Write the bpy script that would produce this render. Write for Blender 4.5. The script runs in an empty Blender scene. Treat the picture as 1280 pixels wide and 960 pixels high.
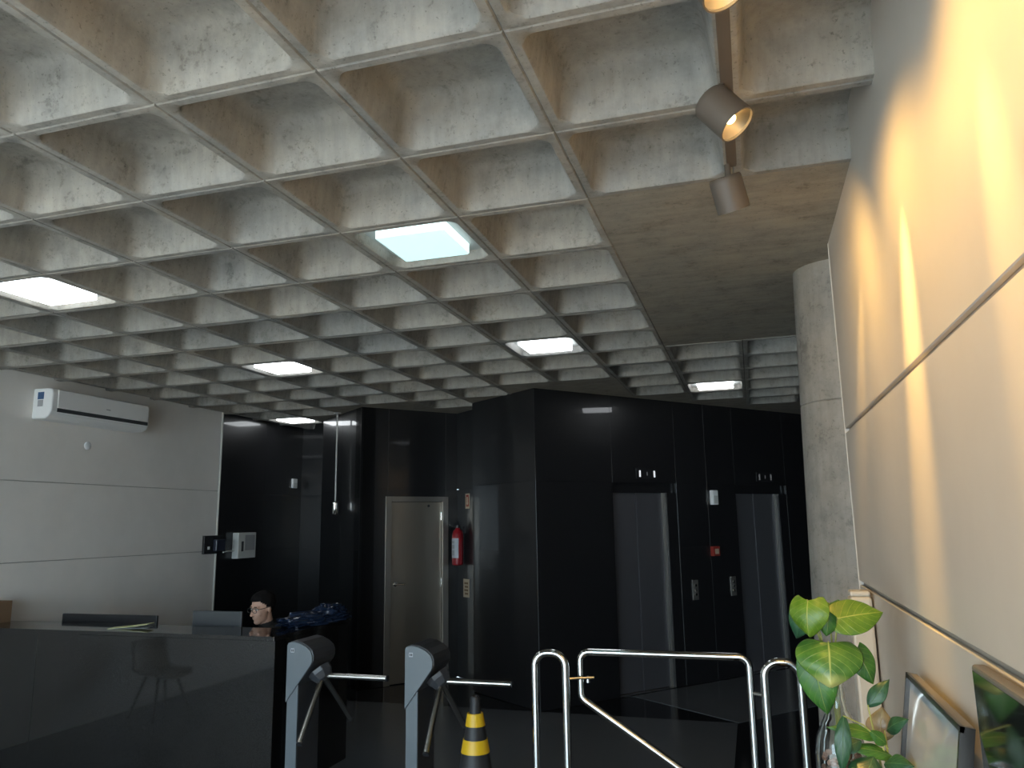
import bpy, bmesh, math, random
from mathutils import Vector, Matrix, noise
PI = math.pi
R = math.radians
random.seed(7)
scene = bpy.context.scene
C = scene.collection

# ------------------------------------------------------------------ camera, sky, exposure
CEIL = 3.157            # underside of the ribs
CELL = 0.6              # rib spacing
cam_data = bpy.data.cameras.new('camera')
cam_data.sensor_width = 36.0
cam_data.lens = 959.16 / 1280.0 * 36.0
cam_data.clip_start = 0.05
cam = bpy.data.objects.new('camera', cam_data)
C.objects.link(cam)
pitch, yaw, roll = 0.179226, -0.297280, -0.015775
Fv = Vector((math.sin(yaw) * math.cos(pitch), math.cos(yaw) * math.cos(pitch), math.sin(pitch)))
R0 = Vector((math.cos(yaw), -math.sin(yaw), 0))
U0 = R0.cross(Fv)
Rv = R0 * math.cos(roll) + U0 * math.sin(roll)
Uv = -R0 * math.sin(roll) + U0 * math.cos(roll)
cam.matrix_world = Matrix(((Rv.x, Uv.x, -Fv.x, 1.183), (Rv.y, Uv.y, -Fv.y, -1.868), (Rv.z, Uv.z, -Fv.z, 1.79), (0, 0, 0, 1)))
scene.camera = cam

world = bpy.data.worlds.new('sky')
scene.world = world
world.use_nodes = True
bg = world.node_tree.nodes['Background']
bg.inputs[0].default_value = (0.66, 0.86, 1.0, 1)
bg.inputs[1].default_value = 8.0

sun_data = bpy.data.lights.new('sun', 'SUN')
sun_data.energy = 25.0
sun_data.angle = R(1.0)
sun_data.color = (0.92, 0.98, 1.0)
sun = bpy.data.objects.new('sun', sun_data)
sun.rotation_euler = (R(44), R(8), 0)
sun.location = (0, -12, 12)
C.objects.link(sun)

portal_data = bpy.data.lights.new('facade_portal', 'AREA')
portal_data.shape = 'RECTANGLE'
portal_data.size = 6.3
portal_data.size_y = 2.8
portal_data.cycles.is_portal = True
portal = bpy.data.objects.new('facade_portal', portal_data)
portal.location = (-1.64, -5.2, 1.5)
portal.rotation_euler = (R(90), 0, 0)
C.objects.link(portal)

scene.view_settings.view_transform = 'Standard'
scene.view_settings.look = 'None'
scene.view_settings.gamma = 1.0
scene.view_settings.use_curve_mapping = False
scene.view_settings.exposure = 0.0
SPOT_BEAM = 68.0
SPOT_SPILL = 28.0
PANEL_GLOW = 5.5

# ------------------------------------------------------------------ materials
def new_mat(name):
    m = bpy.data.materials.new(name)
    m.use_nodes = True
    nt = m.node_tree
    return m, nt, nt.nodes['Principled BSDF']

def plain(name, col, rough=0.5, metal=0.0, spec=0.5, emis=None, estr=0.0, alpha=None, trans=0.0, coat=0.0):
    m, nt, b = new_mat(name)
    b.inputs['Base Color'].default_value = (*col, 1)
    b.inputs['Roughness'].default_value = rough
    b.inputs['Metallic'].default_value = metal
    b.inputs['Specular IOR Level'].default_value = spec
    b.inputs['Transmission Weight'].default_value = trans
    b.inputs['Coat Weight'].default_value = coat
    if emis:
        b.inputs['Emission Color'].default_value = (*emis, 1)
        b.inputs['Emission Strength'].default_value = estr
    return m

def N(nt, t, **kw):
    n = nt.nodes.new(t)
    for k, v in kw.items():
        setattr(n, k, v)
    return n

def ramp(nt, fac, stops):
    r = N(nt, 'ShaderNodeValToRGB')
    el = r.color_ramp.elements
    while len(el) < len(stops):
        el.new(0.5)
    for e, (p, c) in zip(el, stops):
        e.position = p
        e.color = (*c, 1)
    nt.links.new(fac, r.inputs[0])
    return r.outputs[0]

def mixc(nt, fac, a, b, mode='MIX'):
    n = N(nt, 'ShaderNodeMix', data_type='RGBA', blend_type=mode)
    if isinstance(fac, float):
        n.inputs[0].default_value = fac
    else:
        nt.links.new(fac, n.inputs[0])
    for i, s in ((6, a), (7, b)):
        if isinstance(s, tuple):
            n.inputs[i].default_value = (*s, 1)
        else:
            nt.links.new(s, n.inputs[i])
    return n.outputs[2]

def noise_tex(nt, vec, scale, detail=4, rough=0.6):
    n = N(nt, 'ShaderNodeTexNoise')
    n.inputs['Scale'].default_value = scale
    n.inputs['Detail'].default_value = detail
    n.inputs['Roughness'].default_value = rough
    nt.links.new(vec, n.inputs['Vector'])
    return n.outputs['Fac']

def concrete(name, tone=1.0, per_object=True, grain=(30, 30, 3), tint=(1, 1, 1)):
    m, nt, b = new_mat(name)
    geo = N(nt, 'ShaderNodeNewGeometry')
    pos = geo.outputs['Position']
    info = N(nt, 'ShaderNodeObjectInfo')
    big = noise_tex(nt, pos, 1.7, 5)
    mid = noise_tex(nt, pos, 7.0, 6, 0.7)
    fine = noise_tex(nt, pos, 38.0, 4, 0.7)
    mp = N(nt, 'ShaderNodeMapping')
    mp.inputs['Scale'].default_value = grain
    nt.links.new(pos, mp.inputs[0])
    streak = noise_tex(nt, mp.outputs[0], 1.0, 3)
    col = ramp(nt, mid, [(0.3, (0.37 * tone, 0.36 * tone, 0.335 * tone)), (0.55, (0.43 * tone, 0.42 * tone, 0.395 * tone)), (0.75, (0.48 * tone, 0.47 * tone, 0.445 * tone))])
    col = mixc(nt, big, col, ramp(nt, big, [(0.35, (0.86, 0.88, 0.90)), (0.65, (1.06, 1.0, 0.92))]), 'MULTIPLY')
    col = mixc(nt, 0.5, col, ramp(nt, streak, [(0.35, (0.78, 0.78, 0.78)), (0.6, (1.05, 1.05, 1.05))]), 'MULTIPLY')
    # dark pitted stains
    mul = N(nt, 'ShaderNodeMath', operation='MULTIPLY')
    nt.links.new(fine, mul.inputs[0])
    nt.links.new(mid, mul.inputs[1])
    col = mixc(nt, 0.75, col, ramp(nt, mul.outputs[0], [(0.14, (0.62, 0.62, 0.62)), (0.20, (1, 1, 1))]), 'MULTIPLY')
    pits = noise_tex(nt, pos, 75.0, 3, 0.6)
    col = mixc(nt, 0.8, col, ramp(nt, pits, [(0.30, (0.55, 0.55, 0.54)), (0.37, (1, 1, 1))]), 'MULTIPLY')
    blot = noise_tex(nt, pos, 4.2, 5, 0.75)
    col = mixc(nt, 0.8, col, ramp(nt, blot, [(0.33, (0.74, 0.76, 0.78)), (0.5, (1, 1, 1)), (0.68, (1.07, 1.05, 1.0))]), 'MULTIPLY')
    col = mixc(nt, 1.0, col, tint, 'MULTIPLY')
    if per_object:
        col = mixc(nt, 1.0, col, ramp(nt, info.outputs['Random'], [(0.0, (0.86, 0.88, 0.90)), (0.5, (1.0, 0.98, 0.95)), (1.0, (1.1, 1.06, 1.0))]), 'MULTIPLY')
    nt.links.new(col, b.inputs['Base Color'])
    b.inputs['Roughness'].default_value = 0.62
    b.inputs['Specular IOR Level'].default_value = 0.35
    bump = N(nt, 'ShaderNodeBump')
    bump.inputs['Strength'].default_value = 0.25
    bump.inputs['Distance'].default_value = 0.01
    nt.links.new(mid, bump.inputs['Height'])
    nt.links.new(bump.outputs[0], b.inputs['Normal'])
    return m

def stone(name, col, rough, spec=0.5, speck=0.3):
    m, nt, b = new_mat(name)
    geo = N(nt, 'ShaderNodeNewGeometry')
    f = noise_tex(nt, geo.outputs['Position'], 160.0, 3, 0.7)
    c2 = tuple(min(1, c * (1 + speck) + 0.004) for c in col)
    c1 = tuple(c * (1 - speck) for c in col)
    nt.links.new(ramp(nt, f, [(0.35, c1), (0.65, c2)]), b.inputs['Base Color'])
    b.inputs['Roughness'].default_value = rough
    b.inputs['Specular IOR Level'].default_value = spec
    return m

def paint(name, col, rough=0.55):
    m, nt, b = new_mat(name)
    geo = N(nt, 'ShaderNodeNewGeometry')
    f = noise_tex(nt, geo.outputs['Position'], 2.5, 4)
    nt.links.new(mixc(nt, 1.0, col, ramp(nt, f, [(0.3, (0.96, 0.96, 0.96)), (0.7, (1.03, 1.03, 1.03))]), 'MULTIPLY'), b.inputs['Base Color'])
    b.inputs['Roughness'].default_value = rough
    bump = N(nt, 'ShaderNodeBump')
    bump.inputs['Strength'].default_value = 0.06
    f2 = noise_tex(nt, geo.outputs['Position'], 220.0, 2)
    nt.links.new(f2, bump.inputs['Height'])
    nt.links.new(bump.outputs[0], b.inputs['Normal'])
    return m

def steel(name, col, rough, aniso_scale=(4, 4, 300)):
    m, nt, b = new_mat(name)
    geo = N(nt, 'ShaderNodeNewGeometry')
    mp = N(nt, 'ShaderNodeMapping')
    mp.inputs['Scale'].default_value = aniso_scale
    nt.links.new(geo.outputs['Position'], mp.inputs[0])
    f = noise_tex(nt, mp.outputs[0], 1.0, 3)
    b.inputs['Base Color'].default_value = (*col, 1)
    b.inputs['Metallic'].default_value = 1.0
    mr = N(nt, 'ShaderNodeMapRange')
    mr.inputs['To Min'].default_value = rough * 0.8
    mr.inputs['To Max'].default_value = rough * 1.25
    nt.links.new(f, mr.inputs[0])
    nt.links.new(mr.outputs[0], b.inputs['Roughness'])
    return m

def leaf_mat(name, dark, light, vein, edge=None):
    m, nt, b = new_mat(name)
    uv = N(nt, 'ShaderNodeUVMap')
    sep = N(nt, 'ShaderNodeSeparateXYZ')
    nt.links.new(uv.outputs[0], sep.inputs[0])
    a = N(nt, 'ShaderNodeMath', operation='ABSOLUTE')
    sub = N(nt, 'ShaderNodeMath', operation='SUBTRACT')
    sub.inputs[1].default_value = 0.5
    nt.links.new(sep.outputs[0], sub.inputs[0])
    nt.links.new(sub.outputs[0], a.inputs[0])
    # side veins: sin(k*(v - 0.7|u|))
    ma = N(nt, 'ShaderNodeMath', operation='MULTIPLY_ADD')
    ma.inputs[1].default_value = -0.7
    nt.links.new(a.outputs[0], ma.inputs[0])
    nt.links.new(sep.outputs[1], ma.inputs[2])
    mk = N(nt, 'ShaderNodeMath', operation='MULTIPLY')
    mk.inputs[1].default_value = 42.0
    nt.links.new(ma.outputs[0], mk.inputs[0])
    sn = N(nt, 'ShaderNodeMath', operation='SINE')
    nt.links.new(mk.outputs[0], sn.inputs[0])
    vn = ramp(nt, sn.outputs[0], [(0.93, (0, 0, 0)), (1.0, (0.28, 0.28, 0.28))])
    mid = ramp(nt, a.outputs[0], [(0.0, (1, 1, 1)), (0.022, (0, 0, 0))])
    vv = mixc(nt, 1.0, vn, mid, 'LIGHTEN')
    geo = N(nt, 'ShaderNodeNewGeometry')
    f = noise_tex(nt, geo.outputs['Position'], 22.0, 4)
    base = ramp(nt, f, [(0.35, dark), (0.7, light)])
    base = mixc(nt, vv, base, vein)
    if edge:
        e = ramp(nt, sep.outputs[1], [(0.72, (0, 0, 0)), (0.98, (1, 1, 1))])
        base = mixc(nt, e, base, edge)
    nt.links.new(base, b.inputs['Base Color'])
    b.inputs['Roughness'].default_value = 0.32
    b.inputs['Subsurface Weight'].default_value = 0.0
    bump = N(nt, 'ShaderNodeBump')
    bump.inputs['Strength'].default_value = 0.35
    bump.inputs['Distance'].default_value = 0.004
    nt.links.new(vv, bump.inputs['Height'])
    nt.links.new(bump.outputs[0], b.inputs['Normal'])
    return m

M = {}
M['concrete'] = concrete('cast concrete', 0.80)
M['slab'] = concrete('board marked concrete', 0.80, False, (2.5, 26, 26), (1.0, 0.93, 0.83))  # tint: browner concrete, plus some warm lamp light put into the colour
M['column'] = concrete('column concrete', 0.62, False)
M['granite'] = stone('polished black granite', (0.012, 0.012, 0.0135), 0.36, 0.5)
M['granite'].node_tree.nodes['Principled BSDF'].inputs['Coat Weight'].default_value = 0.75
M['granite'].node_tree.nodes['Principled BSDF'].inputs['Coat Roughness'].default_value = 0.04
M['granite_desk'] = stone('desk black granite', (0.012, 0.0115, 0.011), 0.05)
M['floor_black'] = stone('black floor granite', (0.010, 0.011, 0.013), 0.12)
M['floor_grey'] = stone('grey floor granite', (0.115, 0.125, 0.135), 0.18)
M['floor_bounce'] = stone('pale bounce stone', (0.46, 0.45, 0.43), 0.4, 0.4, 0.1)  # unseen front floor, made pale to bounce daylight onto the ceiling
M['backing'] = plain('dark backing', (0.01, 0.01, 0.01), 0.9)
M['paint_left'] = paint('light grey wall paint', (0.84, 0.815, 0.78))
M['paint_right'] = paint('warm white wall paint', (0.54, 0.51, 0.46), 0.5)
M['joint'] = plain('shadow gap', (0.42, 0.37, 0.31), 0.8)
M['joint_left'] = plain('left shadow gap', (0.34, 0.33, 0.32), 0.8)
M['trim'] = plain('pale metal trim', (0.62, 0.61, 0.58), 0.4)
M['white'] = plain('white plastic', (0.86, 0.87, 0.87), 0.35)
M['off_white'] = plain('off white plate', (0.62, 0.64, 0.62), 0.45)
M['grey_plastic'] = plain('grey plastic', (0.34, 0.34, 0.33), 0.4)
M['black_plastic'] = plain('black plastic', (0.018, 0.018, 0.02), 0.4)
M['dark_stripe'] = plain('dark grey stripe', (0.05, 0.055, 0.06), 0.4)
M['blue'] = plain('blue print', (0.04, 0.10, 0.22), 0.5)
M['print_grey'] = plain('grey print', (0.35, 0.36, 0.38), 0.6)
M['door_steel'] = plain('brushed door steel', (0.46, 0.42, 0.36), 0.36, 0.82)
M['frame_steel'] = plain('door frame steel', (0.40, 0.38, 0.35), 0.35, 0.8)
M['lift_steel'] = plain('dark lift steel', (0.15, 0.15, 0.165), 0.45, 0.5)
M['chrome'] = plain('chrome', (0.80, 0.80, 0.78), 0.12, 1.0)
M['arm_steel'] = plain('satin steel', (0.62, 0.61, 0.58), 0.25, 1.0)
M['ts_light'] = plain('daylit blue grey front', (0.135, 0.16, 0.18), 0.38)  # turnstile fronts: daylight on the front faces put into the colour
M['ts_dark'] = plain('charcoal plastic', (0.055, 0.058, 0.066), 0.35)
M['cone_black'] = plain('cone black rubber', (0.022, 0.023, 0.026), 0.5)
M['cone_yellow'] = plain('cone yellow', (0.80, 0.50, 0.015), 0.4)
M['red'] = plain('red paint', (0.32, 0.012, 0.02), 0.3)
M['red_dim'] = plain('red sign', (0.30, 0.03, 0.02), 0.5)
M['cream'] = plain('cream print', (0.55, 0.45, 0.32), 0.5)
M['label'] = plain('grey white label', (0.50, 0.52, 0.56), 0.5)
M['lamp_body'] = plain('taupe lamp paint', (0.115, 0.092, 0.072), 0.5)
M['lamp_reflector'] = plain('lamp reflector', (0.85, 0.72, 0.5), 0.35, 1.0)
M['lamp_glow'] = plain('lamp filament', (1, 0.9, 0.7), 0.3, emis=(1.0, 0.72, 0.32), estr=30.0)
M['lamp_off'] = plain('unlit lamp lens', (0.25, 0.22, 0.18), 0.2)
M['wood_card'] = plain('cardboard', (0.22, 0.14, 0.08), 0.8)
M['paper'] = plain('yellow paper', (0.72, 0.72, 0.38), 0.6)
M['tv'] = plain('black glass screen', (0.012, 0.016, 0.015), 0.06)
M['tv_edge'] = plain('grey bezel', (0.16, 0.15, 0.14), 0.35)
M['art'] = plain('pale art under glass', (0.56, 0.59, 0.62), 0.3, coat=1.0)
M['frame_black'] = plain('black frame', (0.02, 0.02, 0.02), 0.3)
M['frame_top'] = plain('grey frame edge', (0.16, 0.15, 0.14), 0.4)
M['wood'] = plain('dark sideboard wood', (0.10, 0.06, 0.035), 0.4)
M['glass'] = plain('clear glass', (0.93, 0.97, 0.95), 0.02, trans=1.0)
M['pebble'] = plain('brown pebbles', (0.32, 0.17, 0.12), 0.6)
M['stem'] = plain('yellow green stem', (0.36, 0.38, 0.10), 0.5)
M['leaf_a'] = leaf_mat('heart leaf', (0.075, 0.17, 0.012), (0.15, 0.26, 0.02), (0.42, 0.46, 0.10))
M['leaf_b'] = leaf_mat('heart leaf pale edge', (0.045, 0.14, 0.02), (0.11, 0.24, 0.03), (0.45, 0.50, 0.14), (0.66, 0.66, 0.22))
M['leaf_dark'] = leaf_mat('dark glossy leaf', (0.012, 0.055, 0.028), (0.03, 0.10, 0.04), (0.10, 0.20, 0.08))
M['leaf_mid'] = leaf_mat('mid green leaf', (0.03, 0.12, 0.02), (0.08, 0.22, 0.03), (0.30, 0.38, 0.10))
M['leaf_dry'] = leaf_mat('dry brown leaf', (0.20, 0.14, 0.07), (0.36, 0.27, 0.13), (0.40, 0.33, 0.18))
M['skin'] = plain('skin', (0.50, 0.30, 0.22), 0.5)
M['hair'] = plain('black hair', (0.006, 0.005, 0.005), 0.8, spec=0.15)
M['shirt'] = plain('black shirt', (0.014, 0.013, 0.012), 0.8)
M['trousers'] = plain('dark trousers', (0.02, 0.02, 0.025), 0.8)
M['shoe'] = plain('black shoe', (0.012, 0.012, 0.012), 0.4)
M['eye'] = plain('eye white', (0.75, 0.72, 0.68), 0.2)
M['iris'] = plain('dark iris', (0.02, 0.012, 0.008), 0.1)
M['navy'] = plain('navy plastic film', (0.012, 0.022, 0.05), 0.16)
M['shell'] = plain('pale chair shell', (0.82, 0.81, 0.78), 0.4)
M['digit'] = plain('lit digit', (1, 1, 1), 0.4, emis=(0.95, 0.97, 1.0), estr=0.6)
M['digit_dim'] = plain('dim digit', (0.2, 0.2, 0.2), 0.4, emis=(0.95, 0.97, 1.0), estr=0.06)
M['asphalt'] = plain('outdoor paving', (0.34, 0.33, 0.31), 0.8)
M['post'] = plain('frosted cream acrylic', (0.66, 0.60, 0.50), 0.35)

def glow(name, col, s):
    return plain(name, (0.8, 0.8, 0.8), 0.4, emis=col, estr=s)

# ------------------------------------------------------------------ mesh helpers
class MB:
    def __init__(self):
        self.v, self.f, self.uv = [], [], None
    def add(self, verts, faces, T=None):
        o = len(self.v)
        for p in verts:
            p = Vector(p)
            self.v.append(T @ p if T else p)
        self.f += [tuple(i + o for i in f) for f in faces]
        return self
    def box(self, lo, hi, T=None):
        x0, y0, z0 = lo
        x1, y1, z1 = hi
        vs = [(x0, y0, z0), (x1, y0, z0), (x1, y1, z0), (x0, y1, z0), (x0, y0, z1), (x1, y0, z1), (x1, y1, z1), (x0, y1, z1)]
        fs = [(0, 3, 2, 1), (4, 5, 6, 7), (0, 1, 5, 4), (1, 2, 6, 5), (2, 3, 7, 6), (3, 0, 4, 7)]
        return self.add(vs, fs, T)
    def loft(self, loops, cap0=True, cap1=True, T=None):
        n = len(loops[0])
        vs = [p for l in loops for p in l]
        fs = []
        for k in range(len(loops) - 1):
            for i in range(n):
                j = (i + 1) % n
                fs.append((k * n + i, k * n + j, (k + 1) * n + j, (k + 1) * n + i))
        if cap0:
            fs.append(tuple(range(n - 1, -1, -1)))
        if cap1:
            fs.append(tuple((len(loops) - 1) * n + i for i in range(n)))
        return self.add(vs, fs, T)
    def tube(self, path, rad, n=12, caps=True, T=None):
        path = [Vector(p) for p in path]
        rads = rad if isinstance(rad, (list, tuple)) else [rad] * len(path)
        loops = []
        prev = None
        for i, p in enumerate(path):
            a = path[max(i - 1, 0)]
            b = path[min(i + 1, len(path) - 1)]
            t = (b - a).normalized()
            if prev is None:
                u = t.orthogonal().normalized()
            else:
                u = (prev - t * prev.dot(t)).normalized()
            prev = u
            w = t.cross(u)
            loops.append([p + (u * math.cos(2 * PI * k / n) + w * math.sin(2 * PI * k / n)) * rads[i] for k in range(n)])
        return self.loft(loops, caps, caps, T)
    def lathe(self, prof, n=24, T=None, cap=True):
        loops = [[(r * math.cos(2 * PI * k / n), r * math.sin(2 * PI * k / n), z) for k in range(n)] for r, z in prof]
        return self.loft(loops, cap, cap, T)
    def prism(self, poly, a0, a1, axis='y', T=None):
        def P(p, a):
            return (p[0], a, p[1]) if axis == 'y' else ((a, p[0], p[1]) if axis == 'x' else (p[0], p[1], a))
        return self.loft([[P(p, a0) for p in poly], [P(p, a1) for p in poly]], True, True, T)
    def ell(self, c, r, nu=20, nv=12, T=None):
        c = Vector(c)
        prof = []
        loops = []
        for j in range(1, nv):
            t = PI * j / nv
            loops.append([c + Vector((r[0] * math.sin(t) * math.cos(2 * PI * k / nu), r[1] * math.sin(t) * math.sin(2 * PI * k / nu), -r[2] * math.cos(t))) for k in range(nu)])
        return self.loft(loops, True, True, T)
    def build(self, name, mat, parent=None, smooth=False, bevel=0.0, solid=0.0, seg=2, uv=None):
        me = bpy.data.meshes.new(name)
        me.from_pydata([tuple(v) for v in self.v], [], self.f)
        bm = bmesh.new()
        bm.from_mesh(me)
        bmesh.ops.recalc_face_normals(bm, faces=bm.faces)
        bm.to_mesh(me)
        bm.free()
        if smooth:
            for p in me.polygons:
                p.use_smooth = True
            try:
                me.set_sharp_from_angle(angle=R(40))
            except Exception:
                pass
        if isinstance(mat, (list, tuple)):
            for m in mat:
                me.materials.append(M[m] if isinstance(m, str) else m)
        else:
            me.materials.append(M[mat] if isinstance(mat, str) else mat)
        o = bpy.data.objects.new(name, me)
        C.objects.link(o)
        if parent:
            o.parent = parent
        if bevel:
            b = o.modifiers.new('bevel', 'BEVEL')
            b.width = bevel
            b.segments = seg
            b.limit_method = 'ANGLE'
        if solid:
            s = o.modifiers.new('solid', 'SOLIDIFY')
            s.thickness = solid
        return o

def tag(o, label, cat, group=None):
    o['label'] = label
    o['category'] = cat
    if group:
        o['group'] = group
    return o

def thing(name, label, cat, loc=(0, 0, 0), rz=0.0, group=None):
    o = bpy.data.objects.new(name, None)
    o.empty_display_size = 0.1
    C.objects.link(o)
    o.location = loc
    o.rotation_euler = (0, 0, rz)
    return tag(o, label, cat, group)

def struct(o):
    o['kind'] = 'structure'
    return o

def copy_tree(o, parent=None):
    c = o.copy()
    C.objects.link(c)
    c.parent = parent
    for ch in list(o.children):
        copy_tree(ch, c)
    return c

def Trot(loc, rz=0.0, rx=0.0, ry=0.0):
    return Matrix.Translation(loc) @ Matrix.Rotation(rz, 4, 'Z') @ Matrix.Rotation(ry, 4, 'Y') @ Matrix.Rotation(rx, 4, 'X')

def align(loc, d):
    return Matrix.Translation(loc) @ Vector(d).to_track_quat('Z', 'Y').to_matrix().to_4x4()

def fillet(pts, r, n=6):
    pts = [Vector(p) for p in pts]
    out = [pts[0]]
    for a, b, c in zip(pts, pts[1:], pts[2:]):
        u = (a - b).normalized()
        w = (c - b).normalized()
        ang = u.angle(w)
        d = r / math.tan(ang / 2)
        p0 = b + u * d
        p1 = b + w * d
        cen = b + (u + w).normalized() * (r / math.sin(ang / 2))
        v0 = p0 - cen
        v1 = p1 - cen
        tot = v0.angle(v1)
        for k in range(n + 1):
            t = k / n
            out.append(cen + (v0 * math.sin((1 - t) * tot) + v1 * math.sin(t * tot)) / math.sin(tot))
    out.append(pts[-1])
    return out

# ------------------------------------------------------------------ walls
JOINTS = (1.50, 2.21)
def wall(name, O, d, L, out, mat, vj=(), openings=(), zj=JOINTS, gap=0.0015, thick=0.025, top=3.42, back='backing', backt=0.15, s0=0.0):
    """a wall along direction d from O; 'out' is the side that faces the room"""
    O = Vector((O[0], O[1], 0))
    d = Vector((d[0], d[1], 0)).normalized()
    out = Vector((out[0], out[1], 0)).normalized()
    T = Matrix(((d.x, out.x, 0, O.x), (d.y, out.y, 0, O.y), (0, 0, 1, 0), (0, 0, 0, 1)))
    ss = sorted(set([s0, L] + list(vj) + [v for o in openings for v in o[:2]]))
    zs = sorted(set([0.0, top] + list(zj)))
    def inside(sa, sb, za, zb):
        for a, b, c, e in openings:
            if sa >= a - 1e-6 and sb <= b + 1e-6 and za >= c - 1e-6 and zb <= e + 1e-6:
                return True
        return False
    bk = MB()
    sb_ = sorted(set([s0, L] + [v for o in openings for v in o[:2]]))
    zb_ = sorted(set([0.0, top] + [v for o in openings for v in o[2:]]))
    for a, b in zip(sb_, sb_[1:]):
        for c, e in zip(zb_, zb_[1:]):
            if not inside(a, b, c, e):
                bk.box((a, -backt - thick, c), (b, -thick, e), T)
    w = struct(bk.build(name, back))
    zs2 = sorted(set(zs + [v for o in openings for v in o[2:]]))
    for a, b in zip(ss, ss[1:]):
        cols = [o for o in openings if a >= o[0] - 1e-6 and b <= o[1] + 1e-6]
        zz = zs2 if cols else zs
        for c, e in zip(zz, zz[1:]):
            if inside(a, b, c, e):
                continue
            p = MB().box((a + gap / 2 if a > s0 else a, -thick, c + gap / 2 if c > 0 else c), (b - gap / 2 if b < L else b, 0, e - gap / 2 if e < top else e), T)
            p.build('panel', mat, w, bevel=0.0008 if gap < 0.004 else 0.003, seg=1)
    return w, T

# light left wall and warm right wall
wall('wall_left', (-4.92, -5.2), (0, 1), 11.17, (1, 0), 'paint_left', zj=(1.52, 2.22), gap=0.005, back='joint_left', vj=())
wall('wall_right', (1.64, -5.2), (0, 1), 7.35, (-1, 0), 'paint_right', zj=(1.49, 2.205), gap=0.018, back='joint', thick=0.018)
struct(MB().box((1.637, 2.150, 0), (1.66, 2.156, 3.40)).build('trim_1', 'trim', bevel=0.002))
struct(MB().box((-4.93, 5.958, 0), (-4.905, 5.975, 3.40)).build('trim_2', 'trim', bevel=0.002))

# black granite core, turned 50 degrees to the ribs
K = Vector((-0.895, 5.676, 0))
A50 = R(50)
E1 = Vector((math.cos(A50), math.sin(A50), 0))
E2 = Vector((-math.sin(A50), math.cos(A50), 0))
def cp(c1, c2, z=0.0):
    p = K + E1 * c1 + E2 * c2
    return Vector((p.x, p.y, z))
LIFTS = ((1.01, 1.96), (2.95, 3.90))
w_lift, T_lift = wall('wall_back_right', cp(0, 0), E1, 6.0, -E2, 'granite', vj=(2.46, 4.6), openings=[(a, b, 0.0, 2.21) for a, b in LIFTS], backt=0.25)
A53 = R(143.0)
wall('wall_back_corner', cp(0, 0), (math.cos(A53), math.sin(A53)), 1.17, (-math.sin(A53), math.cos(A53)), 'granite')
wall('wall_back_recess', cp(0.2, 1.10), E2, 0.905, -E1, 'granite', s0=-0.1)
DOOR = (0.345, 1.110, 2.10)
w_door, T_door = wall('wall_back_center', cp(-1.072, 2.005), E1, 1.275, -E2, 'granite', openings=[(DOOR[0], DOOR[1], 0.0, DOOR[2])], zj=(2.21,))
wall('wall_back_left', cp(-1.072, 2.005), E2, 1.33, -E1, 'granite', vj=(0.62,))
wall('wall_back', (-4.95, 7.75), (1, 0), 2.2, (0, -1), 'granite', vj=(1.1,))
wall('wall_left_black', (-4.92, 5.975), (0, 1), 1.80, (1, 0), 'granite', vj=(0.9,))
wall('wall_side_right', (2.75, 1.0), (0, 1), 9.5, (-1, 0), 'granite', vj=(3.0, 6.0))
# building front behind the camera: parapet, lintel and mullions round an open glazing bay
fr = MB().box((-4.95, -5.35, 2.85), (1.7, -5.2, 3.45)).box((-4.95, -5.35, 0), (1.7, -5.2, 0.12))
struct(fr.build('wall_front', 'paint_left'))
for k in range(5):
    x = -4.9 + k * 1.63
    struct(MB().box((x - 0.03, -5.33, 0.12), (x + 0.03, -5.22, 2.85)).build('trim_%d' % (k + 3), 'frame_black'))

# ------------------------------------------------------------------ floor
floor = struct(MB().box((-5.2, -5.35, -0.12), (3.0, 11.0, -0.004)).build('floor', 'floor_black'))
def inlay(poly):
    return MB().prism(poly, -0.004, 0.0, 'z').build('floor_slab', 'floor_grey', floor)
inlay([(-4.92, -2.2), (0.93, -2.2), (0.93, 5.68), (-4.92, 5.68)])
MB().prism([(-4.92, -5.2), (1.62, -5.2), (1.62, -2.2), (-4.92, -2.2)], -0.004, 0.0, 'z').build('bounce_slab', 'floor_bounce', floor)  # unseen pale slab added to throw sunlight up into the coffers
inlay([(-0.13, 6.55), (0.94, 5.70), (2.4, 7.4), (2.4, 9.54)])
struct(MB().box((-30, -40, -0.15), (30, -5.36, -0.02)).build('floor_outdoor', 'asphalt'))

# ------------------------------------------------------------------ waffle ceiling
def is_coffer(i, j):
    if i >= 1:
        if 2 <= j <= 6:
            return False
        return j <= (11 if i == 1 else 12)
    return j <= {0: 10, -1: 8, -2: 8, -3: 9, -4: 10, -5: 9, -6: 9, -7: 10}.get(i, 12)
LIGHTS = [(-1, 2), (-1, 6), (1, 10), (-5, 6), (-5, 2), (-8, 11)]
flat = MB()
cells = []
for i in range(-9, 4):
    for j in range(-9, 18):
        if is_coffer(i, j) and j >= -6 and i <= 2:
            cells.append((i, j))
        else:
            x, y = i * CELL, j * CELL
            flat.add([(x, y, CEIL + 0.004), (x + CELL, y, CEIL + 0.004), (x + CELL, y + CELL, CEIL + 0.004), (x, y + CELL, CEIL + 0.004)], [(0, 1, 2, 3)])
flat.box((-6.5, -5.6, CEIL + 0.27), (3.5, 12.0, CEIL + 0.45))
ceiling = struct(flat.build('ceiling', 'slab'))

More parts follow.
